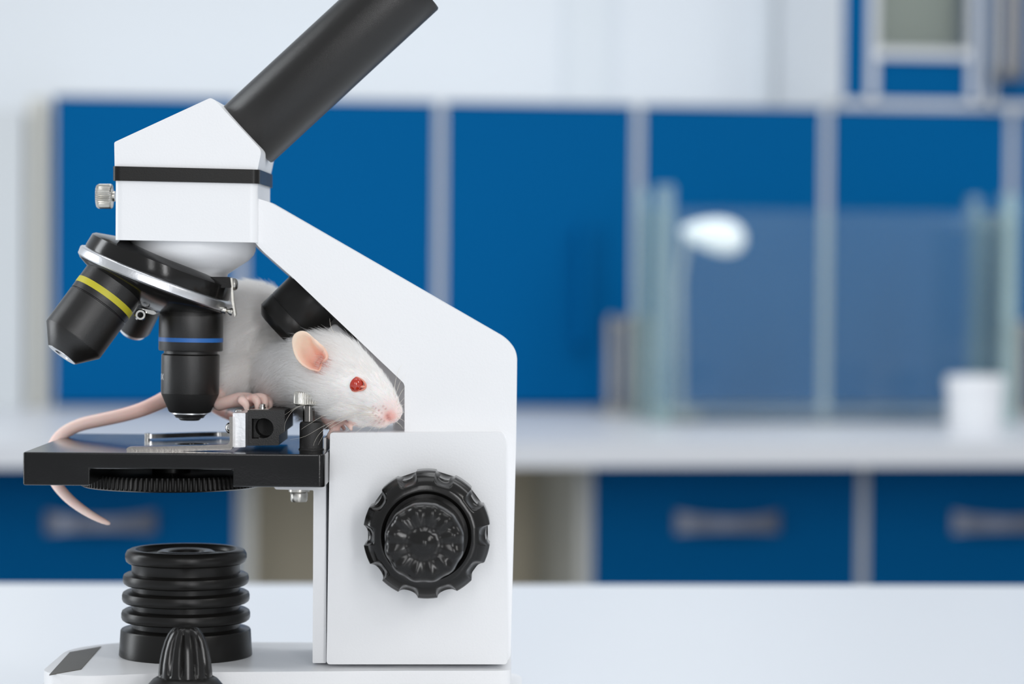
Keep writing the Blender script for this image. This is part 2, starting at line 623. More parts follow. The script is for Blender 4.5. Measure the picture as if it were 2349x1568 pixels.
def drawer_unit(xl, xr, label, nbelow=1):
    u0, u1 = bk(xl, 1203, vD)[0], bk(xr, 1203, vD)[0]
    t = thing('drawer_unit', label, 'cabinet', bw((u0 + u1) / 2, vD + 0.2, FLOOR), YAW, 'blue drawer units under the worktop')
    fr = 0.0045
    ztop_ = zf0 - 0.001
    bm = lbox(u0, u0 + fr, vD, 0.0, FLOOR, ztop_)
    lbox(u1 - fr, u1, vD, 0.0, FLOOR, ztop_, bm)
    lbox(u0 + fr, u1 - fr, vD + 0.05, 0.0, FLOOR, ztop_, bm)
    put('carcass', bm, M['frame'], t)
    hs = [(ztop_ - 0.004, 0.150), (ztop_ - 0.158, 0.20), (ztop_ - 0.362, 0.26)]
    for k, (zz, h) in enumerate(hs):
        d = put('drawer', lbox(u0 + fr + 0.001, u1 - fr - 0.001, vD - 0.004, vD + 0.018, zz - h, zz), M['blue'], t, bev=(0.0015, 2))
        uc = (u0 + u1) / 2
        if k == 0:
            hz = bk((xl + xr) / 2, 1200, vD - 0.02)[1]
        else:
            hz = zz - h * 0.45
        # bow handle: flat strip curved forward, ends broader
        prof = []
        for q in range(17):
            a = q / 16
            uu = uc + (a - 0.5) * 0.1
            vv = vD - 0.006 - 0.022 * math.sin(math.pi * a) ** 0.7
            hh = 0.0065 + 0.0045 * abs(2 * a - 1) ** 2
            prof.append((uu, vv, hh))
        bm = bmesh.new()
        rows = []
        for uu, vv, hh in prof:
            rows.append([bm.verts.new(bw(uu, vv, hz - hh)), bm.verts.new(bw(uu, vv, hz + hh)), bm.verts.new(bw(uu, vv + 0.005, hz + hh)), bm.verts.new(bw(uu, vv + 0.005, hz - hh))])
        for a, b in zip(rows[:-1], rows[1:]):
            for j in range(4):
                bm.faces.new((a[j], a[(j + 1) % 4], b[(j + 1) % 4], b[j]))
        bm.faces.new(rows[0])
        bm.faces.new(rows[-1][::-1])
        put('handle', bm, M['handle'], d)
    return t


drawer_unit(-95, 553, 'blue drawer unit under the worktop, behind the hanging rat tail')
drawer_unit(1350, 1978, 'blue drawer unit under the worktop, first right of the microscope')
drawer_unit(1980, 2610, 'blue drawer unit cut by the right edge of the photo')
# knee space panels between the drawer units
u0, u1 = bk(556, 1203, vD)[0], bk(1347, 1203, vD)[0]
t = thing('knee_space_panel', 'beige panels lining the knee space behind the focus housing', 'panel', bw((u0 + u1) / 2, -0.2, FLOOR), YAW)
put('back_panel', lbox(u0, u1, -0.20, -0.185, FLOOR, zf0 - 0.001), M['beige'], t)
put('side_panel', lbox(u0, u0 + 0.012, vD, -0.2, FLOOR, zf0 - 0.001), M['beige_pale'], t, bev=(0.001, 2))
put('side_panel', lbox(u1 - 0.010, u1, vD, -0.2, FLOOR, zf0 - 0.001), M['beige_pale'], t, bev=(0.001, 2))

# ---------------- glass tank standing on the worktop
v0t, v1t = -0.30, -0.18
tu0, tz1 = bk(1523, 425, v0t)
tu1 = bk(2315, 470, v0t)[0]
zp = bk(1900, 482, v0t)[1]
t = thing('glass_tank', 'clear glass tank on the worktop with a bright added glow inside', 'tank', bw((tu0 + tu1) / 2, -0.25, WT), YAW)
g = 0.0045
put('front_pane', lbox(tu0 + 0.008, tu1 - 0.008, v0t, v0t + g, WT, zp), M['pane'], t)
put('rear_pane', lbox(tu0 + 0.008, tu1 - 0.008, v1t - g, v1t, WT, zp), M['pane'], t)
put('side_pane', lbox(tu0 - 0.002, tu0 + 0.002, v0t + 0.013, v1t - 0.013, WT, zp), M['pane_edge'], t)
put('side_pane', lbox(tu1 - 0.002, tu1 + 0.002, v0t + 0.013, v1t - 0.013, WT, zp), M['pane_edge'], t)
for uu, zz in ((tu0, tz1), (tu1, bk(2315, 445, v0t)[1])):
    for vv, ht in ((v0t, 0.0085), (v1t, 0.005)):
        put('corner_post', lbox(uu - ht, uu + ht, vv - 0.008, vv + 0.008, WT, zz), M['pane_edge'], t, bev=(0.002, 2), label='thick pale green glass edge')
put('floor_pane', lbox(tu0 + 0.009, tu1 - 0.009, v0t + 0.01, v1t - 0.01, WT, WT + 0.004), M['pane'], t)

# invented glowing shape, stands in for a bright glint in the tank
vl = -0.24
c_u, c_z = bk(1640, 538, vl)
t = thing('glow_stand_in', 'added white glowing shape standing in for a bright glint in the glass tank', 'glow stand-in', bw(c_u, vl, WT + 0.004), YAW)
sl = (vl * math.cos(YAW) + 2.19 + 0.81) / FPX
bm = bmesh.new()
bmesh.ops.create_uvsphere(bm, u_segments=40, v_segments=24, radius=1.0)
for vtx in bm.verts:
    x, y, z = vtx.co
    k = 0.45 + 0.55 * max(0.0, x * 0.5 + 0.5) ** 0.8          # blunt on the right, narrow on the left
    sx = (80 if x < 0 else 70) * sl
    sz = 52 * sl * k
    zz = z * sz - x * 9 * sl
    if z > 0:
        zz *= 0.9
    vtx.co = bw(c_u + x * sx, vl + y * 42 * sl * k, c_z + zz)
glow_mat = mat('glow_shell', srgb(245, 246, 248), 0.3)
lb = glow_mat.node_tree.nodes['Principled BSDF']
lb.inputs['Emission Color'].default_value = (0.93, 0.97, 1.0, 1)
lb.inputs['Emission Strength'].default_value = 0.55  # glow put into the shell itself; no lamp is known here
put('glow_body', bm, glow_mat, t, 60)
put('added_stem', tube([bw(c_u - 0.030, vl + 0.02, WT + 0.006), bw(c_u - 0.032, vl + 0.022, c_z - 0.05), bw(c_u - 0.026, vl + 0.02, c_z)], 0.0035, 10), M['frame'], t)  # invented support under the glowing shape
put('foot', lathe(bw(c_u - 0.030, vl + 0.02, WT + 0.0045), Vector((0, 0, 1)), [(0, 0), (0.022, 0), (0.022, 0.004), (0.016, 0.008), (0, 0.009)], 40), M['frame'], t)  # bottom disc of that invented support


# steel rod racks either side of the tank
def rod_rack(xs, ytop, v, label, group):
    us = [bk(x, 800, v)[0] for x in xs]
    z_top = bk(xs[0], ytop, v)[1]
    t = thing('rod_rack', label, 'rack', bw(sum(us) / len(us), v, WT), YAW, group)
    put('base_bar', lbox(min(us) - 0.012, max(us) + 0.012, v - 0.02, v + 0.02, WT, WT + 0.008), M['rod'], t, bev=(0.002, 2))
    for u in us:
        put('rod', lathe(bw(u, v, WT + 0.008), Vector((0, 0, 1)), [(0, 0), (0.0065, 0), (0.0065, z_top - WT - 0.014), (0.004, z_top - WT - 0.009), (0, z_top - WT - 0.008)], 20), M['rod'], t)
    put('top_bar', lbox(min(us) - 0.004, max(us) + 0.004, v - 0.004, v + 0.004, z_top - 0.012, z_top - 0.006), M['rod'], t)


rod_rack((1404, 1440, 1474), 722, -0.12, 'small rack of dull steel rods at the left side of the glass tank', 'steel rod racks')
rod_rack((2312, 2346, 2382), 735, -0.12, 'rack of dull steel rods right of the white jar', 'steel rod racks')

# white jar
vj = -0.43
ju, jz = bk(2236, 985, vj)
jtop = bk(2236, 862, vj)[1]
sj = (2.19 + 0.81 + vj) / FPX
t = thing('jar', 'white lidded jar on the worktop in front of the tank', 'jar', bw(ju, vj, WT), YAW)
hj = jtop - WT
put('body', lathe(bw(ju, vj, WT), Vector((0, 0, 1)), [(0, 0), (60 * sj, 0), (64 * sj, 0.003), (66 * sj, hj * 0.74), (64 * sj, hj * 0.76), (0, hj * 0.76)], 48), M['ceramic'], t)
put('lid', lathe(bw(ju, vj, WT), Vector((0, 0, 1)), [(0, hj * 0.76), (69 * sj, hj * 0.76), (69 * sj, hj * 0.95), (64 * sj, hj), (0, hj)], 48), M['ceramic'], t)

# ================================================================== table
pl, pr = on_z(-300, 1336, 0), on_z(2650, 1343, 0)
t = thing('table', 'white tabletop on which the microscope stands', 'table', (0, 0.1, FLOOR))
dirv = (pr - pl).normalized()
bl, br = pl - dirv * 0.5, pr + dirv * 0.4
top = [Vector((bl.x, -0.62, -0.03)), Vector((br.x, -0.62, -0.03)), Vector((br.x, br.y, -0.03)), Vector((bl.x, bl.y, -0.03))]
put('tabletop', prism(top, Vector((0, 0, 0.03))), M['table'], t, bev=(0.004, 3))
put('light_block_base', prism([Vector((bl.x + 0.05, -0.55, FLOOR)), Vector((br.x - 0.05, -0.55, FLOOR)), Vector((br.x - 0.05, br.y - 0.06, FLOOR)), Vector((bl.x + 0.05, bl.y - 0.06, FLOOR))], Vector((0, 0, -FLOOR - 0.0305))), M['frame'], t, bev=(0.003, 2))  # unseen solid base, added to block light coming under the table

# ================================================================== microscope
YM = 0.043
mic = thing('microscope', 'white student microscope with black eyepiece, stage and knobs, a rat on it', 'microscope', (-0.06, YM, 0.0))
ZB = W(426, 1501, YM).z             # top of the base

# ---------- base
bx = [(-0.141, 0.004), (-0.128, -0.004), (-0.10, 0.006), (-0.03, 0.013), (0.0005, 0.0145), (0.0005, 0.073), (-0.03, 0.074), (-0.125, 0.072), (-0.141, 0.055)]
plan = rounded(bx, [0.012, 0.008, 0.0, 0.0, 0.004, 0.004, 0, 0.018, 0.018], 6)
bm = prism([Vector((x, y, 0.0135)) for x, y in plan], Vector((0, 0, ZB - 0.0135)))
put('base', bm, M['white'], mic, bev=(0.0022, 4))
pl2 = rounded([(-0.148, -0.03), (0.004, -0.03), (0.004, 0.082), (-0.148, 0.082)], 0.014, 6)
put('base_foot', prism([Vector((x, y, 0.0)) for x, y in pl2], Vector((0, 0, 0.0135))), M['white'], mic, bev=(0.002, 3))
quad = [on_z(232, 1483, ZB), on_z(160, 1496, ZB), on_z(113, 1548, ZB), on_z(186, 1535, ZB)]
put('label_plate', prism([q + Vector((0, 0, -0.0001)) for q in quad], Vector((0, 0, 0.0003))), M['patch'], mic, label='dark grey label on the base')

# ---------- lamp house (ribbed)
lp = [(0, 0), (151, 0), (152.5, 2), (149, 58), (147, 61), (128, 63), (124, 66), (124, 70)]
for yc, r in ((1408, 147.5), (1366, 146), (1325, 144)):
    t0 = 1501 - yc
    lp += [(124, t0 - 15), (126, t0 - 14), (r - 6, t0 - 13), (r - 2, t0 - 10), (r, t0 - 5), (r, t0 + 4), (r - 2, t0 + 10), (r - 7, t0 + 13), (126, t0 + 14), (124, t0 + 15)]
lp += [(124, 205), (126, 212), (132, 213), (137, 217), (139, 224), (139, 233), (135, 241), (127, 245), (116, 245), (112, 241), (110, 233),
       (70, 233), (66, 238), (60, 241), (52, 241), (42, 238), (38, 230), (36, 205), (0, 205)]
dn = Vector((0, 0, 1))
base_pt = W(426, 1501, YM)
sM = S(YM)
put('illuminator', lathe(base_pt, dn, [(r * sM, h * sM) for r, h in lp], 96), M['black'], mic, 40, label='black ribbed lamp house')

# ---------- brightness knob on the foot, near side
YK = -0.0145
sK = S(YK)
kp = W(425, 1565, YK)
fl = lambda th: max(0.0, math.cos(12 * th)) ** 2.2
kprof = [(0, 0, 0), (62, 0, 0), (62.5, 12, 0.0), (62, 18, 0.02), (61.5, 26, 0.12), (59, 50, 0.13), (54, 76, 0.14), (47, 98, 0.15), (40, 113, 0.14), (33, 122, 0.08), (28, 127, 0.0), (20, 130, 0), (0, 131, 0)]
kn = put('brightness_knob', lathe(kp, dn, [(r * sK, h * sK, f) for r, h, f in kprof], 144, flute=fl), M['black_gloss'], mic, 50)
put('skirt', lathe(Vector((kp.x, kp.y, 0.0135)), dn, [(0.0, 0), (0.0142, 0), (0.0138, 0.004), (0.0122, 0.0085), (0.0095, 0.0115), (0.0078, 0.0125), (0, 0.0128)], 64), M['black'], kn)

# ---------- focus housing, rack plate, arm
YB = 0.018
pts = rounded([(757, 992), (1153, 992), (1160, 1010), (1164, 1523), (749, 1523)], [7, 14, 10, 9, 9])
put('focus_housing', prism_px(pts, YB, 0.062), M['white'], mic, bev=(0.0011, 3))
pts = rounded([(748, 1004), (748, 1520), (717, 1520), (719, 1124), (632, 1122), (626, 1113), (742, 1112), (742, 1004)], [1, 3, 3, 3, 3, 3, 0, 1], 3)
rp = put('stage_bracket', prism_px(pts, 0.022, 0.060), M['white'], mic, bev=(0.0006, 2))
s_ = S(0.04)
bp0 = W(686, 1124, 0.04)
put('bolt', lathe(bp0, Vector((0, 0, -1)), [(0, -8 * s_), (24 * s_, -8 * s_), (24 * s_, 3 * s_), (16 * s_, 3.5 * s_), (19 * s_, 5 * s_), (20 * s_, 8 * s_), (19.5 * s_, 22 * s_), (17 * s_, 26 * s_), (0, 26 * s_)], 32), M['nickel'], rp)

arm = [(575, 450), (617, 463), (1163, 778), (1186, 808), (1184, 1000), (1171, 1505), (1160, 1521), (905, 1521), (905, 1100), (928, 1000), (928, 880), (669, 634), (600, 573), (575, 545)]
pts = rounded(arm, [0, 10, 32, 24, 0, 14, 10, 0, 0, 0, 8, 0, 8, 0], 8)
put('arm', prism_px(pts, 0.024, 0.0375), M['white'], mic, bev=(0.0017, 4))
web = [(575, 450), (617, 463), (1163, 778), (1186, 808), (1184, 1000), (1171, 1505), (1160, 1521), (903, 1521), (903, 1000), (908, 893), (882, 866), (785, 790), (722, 708), (680, 640), (612, 580), (592, 548)]
put('arm_web', prism_px(rounded(web, [0, 10, 32, 24, 0, 14, 10, 0, 0, 6, 4, 4, 0, 0, 0, 0], 8), 0.0374, 0.0535, Yref=0.047), M['white'], mic, bev=(0.001, 2))
put('arm_rear', prism_px(pts, 0.053, 0.0625, Yref=0.0625), M['white'], mic, bev=(0.0017, 3))

# ---------- coarse and fine focus knobs
kc = W(978, 1229, -0.002)
dK = Vector((0, -1, 0))
NK = 10


def scallop(th):
    a = ((th - R(1)) * NK / (2 * math.pi) + 0.5) % 1.0 - 0.5
    w = 0.25
    return math.sqrt(max(0.0, 1 - (a / w) ** 2)) if abs(a) < w else 0.0


c0 = Vector((kc.x, YB, kc.z))
mm = 0.001
kprof = [(0, -0.0005, 0), (0.0125, -0.0005, 0), (0.0125, 0.004, 0), (0.0186, 0.0045, 0.02), (0.0191, 0.0052, 0.075), (0.0191, 0.0165, 0.085), (0.0187, 0.0170, 0.095), (0.0181, 0.0182, 0.10), (0.0174, 0.0192, 0.085), (0.0166, 0.0200, 0.05), (0.0158, 0.0206, 0.012), (0.0150, 0.0210, 0.0), (0.0135, 0.0210, 0), (0.0126, 0.0200, 0), (0.0124, 0.0185, 0), (0, 0.0185, 0)]
ck = put('coarse_focus_knob', lathe(c0, dK, kprof, 288, flute=scallop, ref=Vector((1, 0, 0))), M['black_gloss'], mic, 42)
petal = lambda th: 0.5 + 0.5 * math.cos(12 * th)
fp = [(0, 0.0186, 0), (0.0108, 0.0186, 0), (0.0112, 0.020, 0.0), (0.0117, 0.034, 0.015), (0.0117, 0.0395, 0.03), (0.0113, 0.0412, 0.05), (0.0103, 0.0424, 0.07), (0.0085, 0.0426, 0.10), (0.0060, 0.0420, 0.06), (0.0038, 0.0417, 0.0), (0.0028, 0.0424, 0), (0.0018, 0.0432, 0), (0.0008, 0.0436, 0), (0, 0.0437, 0)]
fbm = lathe(c0, dK, fp, 192, flute=petal, ref=Vector((1, 0, 0)))
# radial grooves on the face
for v in fbm.verts:
    t_ = -(v.co.y - YB)
    dx, dz = v.co.x - c0.x, v.co.z - c0.z
    rr = math.hypot(dx, dz)
    if t_ > 0.040 and 0.0045 < rr:
        v.co.y += 0.0006 * petal(math.atan2(dz, dx)) * min(1, (rr - 0.0045) / 0.004)
put('fine_focus_knob', fbm, M['black_gloss'], ck, 60)

# ---------- head
YH0, YH1 = 0.020, 0.066


def slab_x(px0, px1, ytl, ytr, ybl, ybr, grow=0.0, rad=0.006, name='x', m=None, bev=None, parent=mic):
    x0, x1 = W(px0, 480, YH0).x - grow, W(px1, 480, YH0).x + grow
    plan = rounded([(x0, YH0 - grow), (x1, YH0 - grow), (x1, YH1 + grow), (x0, YH1 + grow)], rad, 6)
    zt0, zt1, zb0, zb1 = W(px0, ytl, YH0).z, W(px1, ytr, YH0).z, W(px0, ybl, YH0).z, W(px1, ybr, YH0).z
    bm = bmesh.new()
    a, b = [], []
    for x, y in plan:
        f = (x - x0) / (x1 - x0)
        a.append(bm.verts.new((x, y, zb0 + (zb1 - zb0) * f)))
        b.append(bm.verts.new((x, y, zt0 + (zt1 - zt0) * f)))
    bm.faces.new(a[::-1])
    bm.faces.new(b)
    n = len(plan)
    for i in range(n):
        bm.faces.new((a[i], a[(i + 1) % n], b[(i + 1) % n], b[i]))
    return put(name, bm, m, parent, bev=bev)


slab_x(263, 590, 412, 420, 550, 556, 0, 0.0025, 'head_housing', M['white'], (0.0008, 2))
slab_x(263, 590, 381, 389, 414, 421, 0.0007, 0.0025, 'head_band', M['black'], (0.0004, 2))
wedge = [(263, 384), (262, 326), (483, 224), (492, 229), (600, 345), (590, 392)]
put('prism_head', prism_px(rounded(wedge, [0, 4, 6, 6, 10, 0], 4), YH0, YH1), M['white'], mic, bev=(0.0015, 3))

# eyepiece tube
a0, a1 = (566, 311), (956, -49)
L = math.hypot(a1[0] - a0[0], a1[1] - a0[1])
ep = put('eyepiece_tube', lathe_px(a0, YM, a1, YM, [(0, -40), (60, -40), (60, -2), (82, -1), (84.5, 3), (84.5, L - 60), (84.5, L - 14), (82, L - 10), (76, L - 10), (74, L - 16), (70, L - 60), (0, L - 62)], seg=96), M['black_grain'], mic, 40)
put('eye_lens', lathe_px(a0, YM, a1, YM, [(0, L - 61), (62, L - 61), (50, L - 52), (25, L - 46), (0, L - 44)], seg=48), M['glass'], ep)

# knurled head clamp screw
kn_f = lambda th: 0.5 + 0.5 * math.cos(34 * th)
put('head_clamp_screw', lathe_px((264, 450), YM, (220, 450), YM, [(0, 0), (12, 0), (12, 5), (26, 6), (28.5, 9, 0.03), (28.5, 12, 0.09), (28.5, 34, 0.09), (28, 38, 0.03), (25, 42), (10, 43), (0, 43)], seg=204, flute=kn_f), M['nickel'], mic, 50)

# dish under the head
dd = Vector((0, 0, -1))
dp = W(443, 550, YM)
put('nosepiece_mount', lathe(dp, dd, [(r * sM, h * sM) for r, h in ((0, -4), (138, -4), (143, 4), (143, 24), (139, 34), (128, 46), (100, 64), (80, 78), (77, 88), (0, 90))], 96), M['white'], mic, 40)

# nosepiece disc
NC = W(357, 637, YM)
u2 = Vector((0.932, 0, -0.363))
nax = (W(357 - 36.3, 637 + 93.2, YM) - NC).normalized()
P = lambda prof: [(r * sM, h * sM) for r, h in prof]
put('nosepiece_disc', lathe(NC, nax, P([(0, -60), (120, -56), (164, -47), (170, -43), (175, -16), (174, -11), (0, -11)]), 96), M['black_gloss'], mic, 40)
put('nosepiece_ring', lathe(NC, nax, P([(0, -11.5), (176, -11.5), (183, -9), (185, -6), (185, 9), (182, 12), (0, 12)]), 96), M['alu'], mic, 40, label='silver nosepiece rim')
put('nosepiece_cone', lathe(NC, nax, P([(0, 11), (181, 12), (179, 16), (150, 32), (107, 50), (60, 67), (0, 73)]), 96), M['black_gloss'], mic, 40)

# upright objective, blue band
oa, ob = (439, 712), (435, 964)
ang = W(*oa, YM), W(*ob, YM)
ox = (ang[1] - ang[0])
obj = put('objective', lathe(ang[0], ox, P([(0, 0), (70, 0), (73, 11), (73.5, 13), (73.5, 90), (72, 92), (61, 92.5), (61, 99), (64, 99.5), (66.5, 102), (66.5, 189), (66, 190.5), (0, 190.5)]), 96), M['black_grain'], mic, 40, label='upright objective with a blue ring')
put('color_ring', lathe(ang[0], ox, P([(72, 61.5), (73.9, 61.5), (73.9, 71), (72, 71)]), 96, closed=True), M['blue_band'], obj, label='blue ring')
put('nose_cone', lathe(ang[0], ox, P([(0, 190), (66, 190.4), (65.5, 192), (48, 232), (45, 234), (0, 234)]), 96), M['black_matte'], obj, 40)
put('front_lens_mount', lathe(ang[0], ox, P([(0, 233), (41, 233), (41, 237), (36, 240), (32, 246), (26, 246), (25, 249), (21, 252), (0, 252)]), 64), M['alu'], obj)


def cyl_text(txt, centre_deg, y_px, size_px, rad_px, parent):
    cu = bpy.data.curves.new('txt', 'FONT')
    cu.body = txt
    cu.align_x = 'CENTER'
    cu.align_y = 'CENTER'
    cu.size = size_px * 1.35 * sM
    cu.resolution_u = 3
    o = bpy.data.objects.new('txt', cu)
    COL.objects.link(o)
    me = baked(o)
    bpy.data.objects.remove(o)
    bm = bmesh.new()
    bm.from_mesh(me)
    bmesh.ops.triangulate(bm, faces=bm.faces[:])
    bmesh.ops.subdivide_edges(bm, edges=bm.edges[:], cuts=1)
    d, _, _ = frame(ox)
    p = ang[0] + d * ((y_px - 712) * sM)
    rr = (rad_px + 0.35) * sM
    for v in bm.verts:
        th = R(centre_deg) + v.co.x / rr
        v.co = p - d * v.co.y + Vector((math.sin(th), -math.cos(th), 0)) * rr
    put('printed_text', bm, M['print'], parent)


cyl_text('40X', -73, 864, 15, 66.5, obj)

# tilted objective, yellow band, leaning a little towards the viewer
ta, tb = W(296, 604, 0.036), W(142, 813, 0.0275)
td = tb - ta
TL = td.length / S(0.031)
s2 = S(0.031)
P2 = lambda prof: [(r * s2, (TL - h) * s2) for r, h in prof][::-1]
ob2 = put('objective', lathe(ta, td, P2([(0, 6), (17, 6), (19, 0), (37, 0), (39, 1), (74, 42), (74.5, 46), (74.5, 138), (72, 139.5), (72, 141), (74.5, 142), (74.5, 248), (70, 252), (66, 272), (0, 272)]), 96), M['black_grain'], mic, 40, label='tilted objective with a yellow ring')
put('color_ring', lathe(ta, td, P2([(73, 156), (75, 156), (75, 171), (73, 171)]), 96, closed=True), M['yellow'], ob2, label='yellow ring')
put('front_lens_mount', lathe(ta, td, P2([(0, 4), (15, 4), (18.5, -0.6), (36.5, -0.6), (36.5, 1), (18, 1), (14, 6), (0, 6)]), 64), M['alu'], ob2)
put('front_lens', lathe(ta, td, P2([(0, 3), (10, 4), (15, 6), (0, 7)]), 32), M['glass'], ob2)

# small objective at the back
ba, bb = W(336, 690, 0.055), W(294, 776, 0.064)
s3 = S(0.06)
P3 = lambda prof: [(r * s3, h * s3) for r, h in prof]
ob3 = put('objective', lathe(ba, bb - ba, P3([(0, -30), (40, -30), (40, 78), (37, 84), (0, 84)]), 64), M['black_grain'], mic, 40, label='short objective at the back')
put('front_lens_mount', lathe(ba, bb - ba, P3([(0, 83), (36, 83), (33, 93), (14, 94), (0, 92)]), 48), M['alu'], ob3)

# click-stop springs
YS = 0.036
lug = put('spring_lug', prism_px(rounded([(452, 634), (528, 635), (531, 660), (508, 660), (497, 655), (452, 652)], 3, 2), YS - 0.003, YS + 0.004), M['black_gloss'], mic, bev=(0.0004, 2))
sp = put('click_spring', prism_px(rounded([(529, 637), (533, 637), (536, 690), (541, 722), (538, 727), (531, 690)], 1, 2), YS - 0.002, YS + 0.002), M['nickel'], mic, bev=(0.00015, 1), label='thin steel click spring')
put('screw', lathe_px((532, 652), YS, (548, 652), YS, [(0, 0), (12, 0), (14, 3), (14, 8), (11, 12), (7, 14), (0, 14)], seg=32), M['nickel'], sp)
put('spring_pin', lathe_px((516, 711), YS, (536, 716), YS, [(0, -8), (8, -8), (8, 3), (4, 6), (9, 14), (9, 18), (0, 19)], seg=24), M['nickel'], sp)
sp2 = put('click_spring', prism_px(rounded([(318, 706), (352, 712), (360, 718), (352, 722), (330, 716)], 3, 2), 0.040, 0.044), M['chrome'], mic, bev=(0.0002, 1), label='small chrome spring clip')
put('screw', lathe_px((322, 722), 0.041, (322.2, 722), 0.037, [(7, 0), (14, 0), (14, 14), (11, 17), (7, 17)], seg=32, closed=True), M['chrome'], sp2)

# ---------- upper lamp pod under the arm
pa = (722, 690)
pb = (722 - 72, 690 + 70)
pd = put('arm_lamp', lathe_px(pa, YM, pb, YM, [(0, -6), (80, -6), (80.5, 0), (80.5, 55), (80, 56), (78, 56.2), (78, 57.6), (80, 57.8), (80.5, 59), (80.5, 92), (80, 93), (65, 108), (63, 109), (50, 109), (46, 103), (0, 103)], seg=96), M['black'], mic, 35, label='black lamp pod under the arm')
flg = rounded([(742, 704), (764, 717), (808, 757), (823, 783), (818, 784), (800, 768), (770, 742), (756, 748)], [0, 6, 10, 3, 2, 8, 6, 2], 4)
put('mounting_flange', prism_px(flg, 0.036, 0.050), M['black'], pd, bev=(0.0004, 2))

# ---------- stage
y0s, y1s = 0.0, 0.090
TLc, TRc = W(52, 1041, 0), W(745.5, 1037, 0)
ZS = (TLc.z + TRc.z) / 2            # stage top
z_mid = W(400, 1076, 0).z
z_low = W(400, 1115, 0).z
xl, xr = TLc.x, TRc.x
pts = rounded([(xl, y0s), (xr, y0s), (xr, y1s), (xl, y1s)], [0.0012, 0.0022, 0.002, 0.0012], 5)
sb = prism([Vector((x, y, z_low)) for x, y in pts], Vector((0, 0, ZS - z_low)))
x_a, x_b = W(206, 1095, 0).x, W(534, 1095, 0).x
cut1 = box(Vector(((x_a + x_b) / 2, 0.034, z_low - 0.001)), x_b - x_a, 0.09, 2 * (z_mid - z_low + 0.001))
hc = W(440, 1012, YM)
cut2 = lathe(Vector((hc.x, YM, z_low - 0.002)), dn, [(0, 0), (0.0049, 0), (0.0049, 0.03), (0, 0.03)], 48)
sb = boolean(sb, [cut1, cut2])
st = put('stage', sb, M['stage'], mic, 30, bev=(0.0005, 2))

# diaphragm wheel below the stage
knf = lambda th: 0.5 + 0.5 * math.cos(110 * th)
dwc = W(392, 1108, 0.043)
zw1 = W(392, 1097, 0.0165).z
zw0 = W(392, 1130, 0.0165).z
hw = zw1 - zw0
put('diaphragm_wheel', lathe(Vector((dwc.x, YM + 0.001, zw0)), dn, [(0, 0), (0.0275, 0), (0.0283, 0.0004, 0.0), (0.0284, 0.001, 0.022), (0.0284, hw - 0.0008, 0.022), (0.0278, hw, 0.0), (0.006, hw), (0.006, hw + 0.003), (0, hw + 0.003)], 660, flute=knf), M['black'], mic, 60)

# ---------- slide holder
zc = lambda px, py, Y: W(px, py, Y)
# front flat clip arm
def bar_on_stage(pl_, w, h, z, name, m, parent, bev=(0.0002, 2)):
    """flat strip of width w (in plan) and height h along plan points"""
    bm = bmesh.new()
    rows = []
    n = len(pl_)
    for i, p in enumerate(pl_):
        a, b = Vector(pl_[max(i - 1, 0)]), Vector(pl_[min(i + 1, n - 1)])
        t_ = (b - a).normalized()
        nn = Vector((-t_.y, t_.x)) * (w / 2)
        p = Vector(p)
        rows.append([bm.verts.new((p.x + nn.x, p.y + nn.y, z)), bm.verts.new((p.x - nn.x, p.y - nn.y, z)), bm.verts.new((p.x - nn.x, p.y - nn.y, z + h)), bm.verts.new((p.x + nn.x, p.y + nn.y, z + h))])
    for a, b in zip(rows[:-1], rows[1:]):
        for j in range(4):
            bm.faces.new((a[j], a[(j + 1) % 4], b[(j + 1) % 4], b[j]))
    bm.faces.new(rows[0][::-1])
    bm.faces.new(rows[-1])
    return put(name, bm, m, parent, bev=bev)


xA, xB = W(290, 1028, 0.012).x, W(537, 1028, 0.012).x
sh = put('slide_holder_block', boolean(prism_px(rounded([(568, 941), (653, 941), (653, 990), (640, 998), (640, 1021), (568, 1022)], [1, 2, 3, 0, 2, 1], 3), 0.020, 0.052),
         [lathe(W(601, 984, 0.015), Vector((0, 1, 0)), [(0, 0), (23 * S(0.02), 0), (23 * S(0.02), 0.018), (0, 0.018)], 40),
          prism_px([(574, 962), (590, 962), (590, 1008), (574, 1008)], 0.015, 0.026)]), M['grain_block'], mic, 30, bev=(0.00035, 2))
rear_poly = rounded([(655, 937), (666, 942), (662, 962), (652, 990), (640, 994), (640, 937)], 2, 2)
put('slide_carriage', prism_px(rear_poly, 0.052, 0.062), M['grain_block'], mic, bev=(0.0004, 2))
put('washer', prism_px(rounded([(574, 938), (616, 938), (617, 942), (573, 942)], 1, 2), 0.026, 0.040), M['chrome'], sh, bev=(0.0001, 1))
put('screw', lathe(W(602, 938, 0.033), dn, [(0, 0), (8 * s_, 0), (8 * s_, 5 * s_), (6 * s_, 5 * s_), (6 * s_, 7 * s_), (6.5 * s_, 7 * s_), (6.5 * s_, 11 * s_), (5 * s_, 12 * s_), (0, 12 * s_)], 24), M['chrome'], sh)
pp = put('slide_holder_plate', prism_px(rounded([(534, 947), (563, 947), (563, 1025), (534, 1026)], 1.5, 2), 0.013, 0.047), M['alu'], mic, bev=(0.0002, 2), label='bright metal mounting plate')
put('screw', lathe(W(549, 946, 0.026), dn, [(0, 0), (10 * s_, 0), (10 * s_, 4 * s_), (8 * s_, 7 * s_), (0, 8 * s_)], 24), M['chrome'], pp)
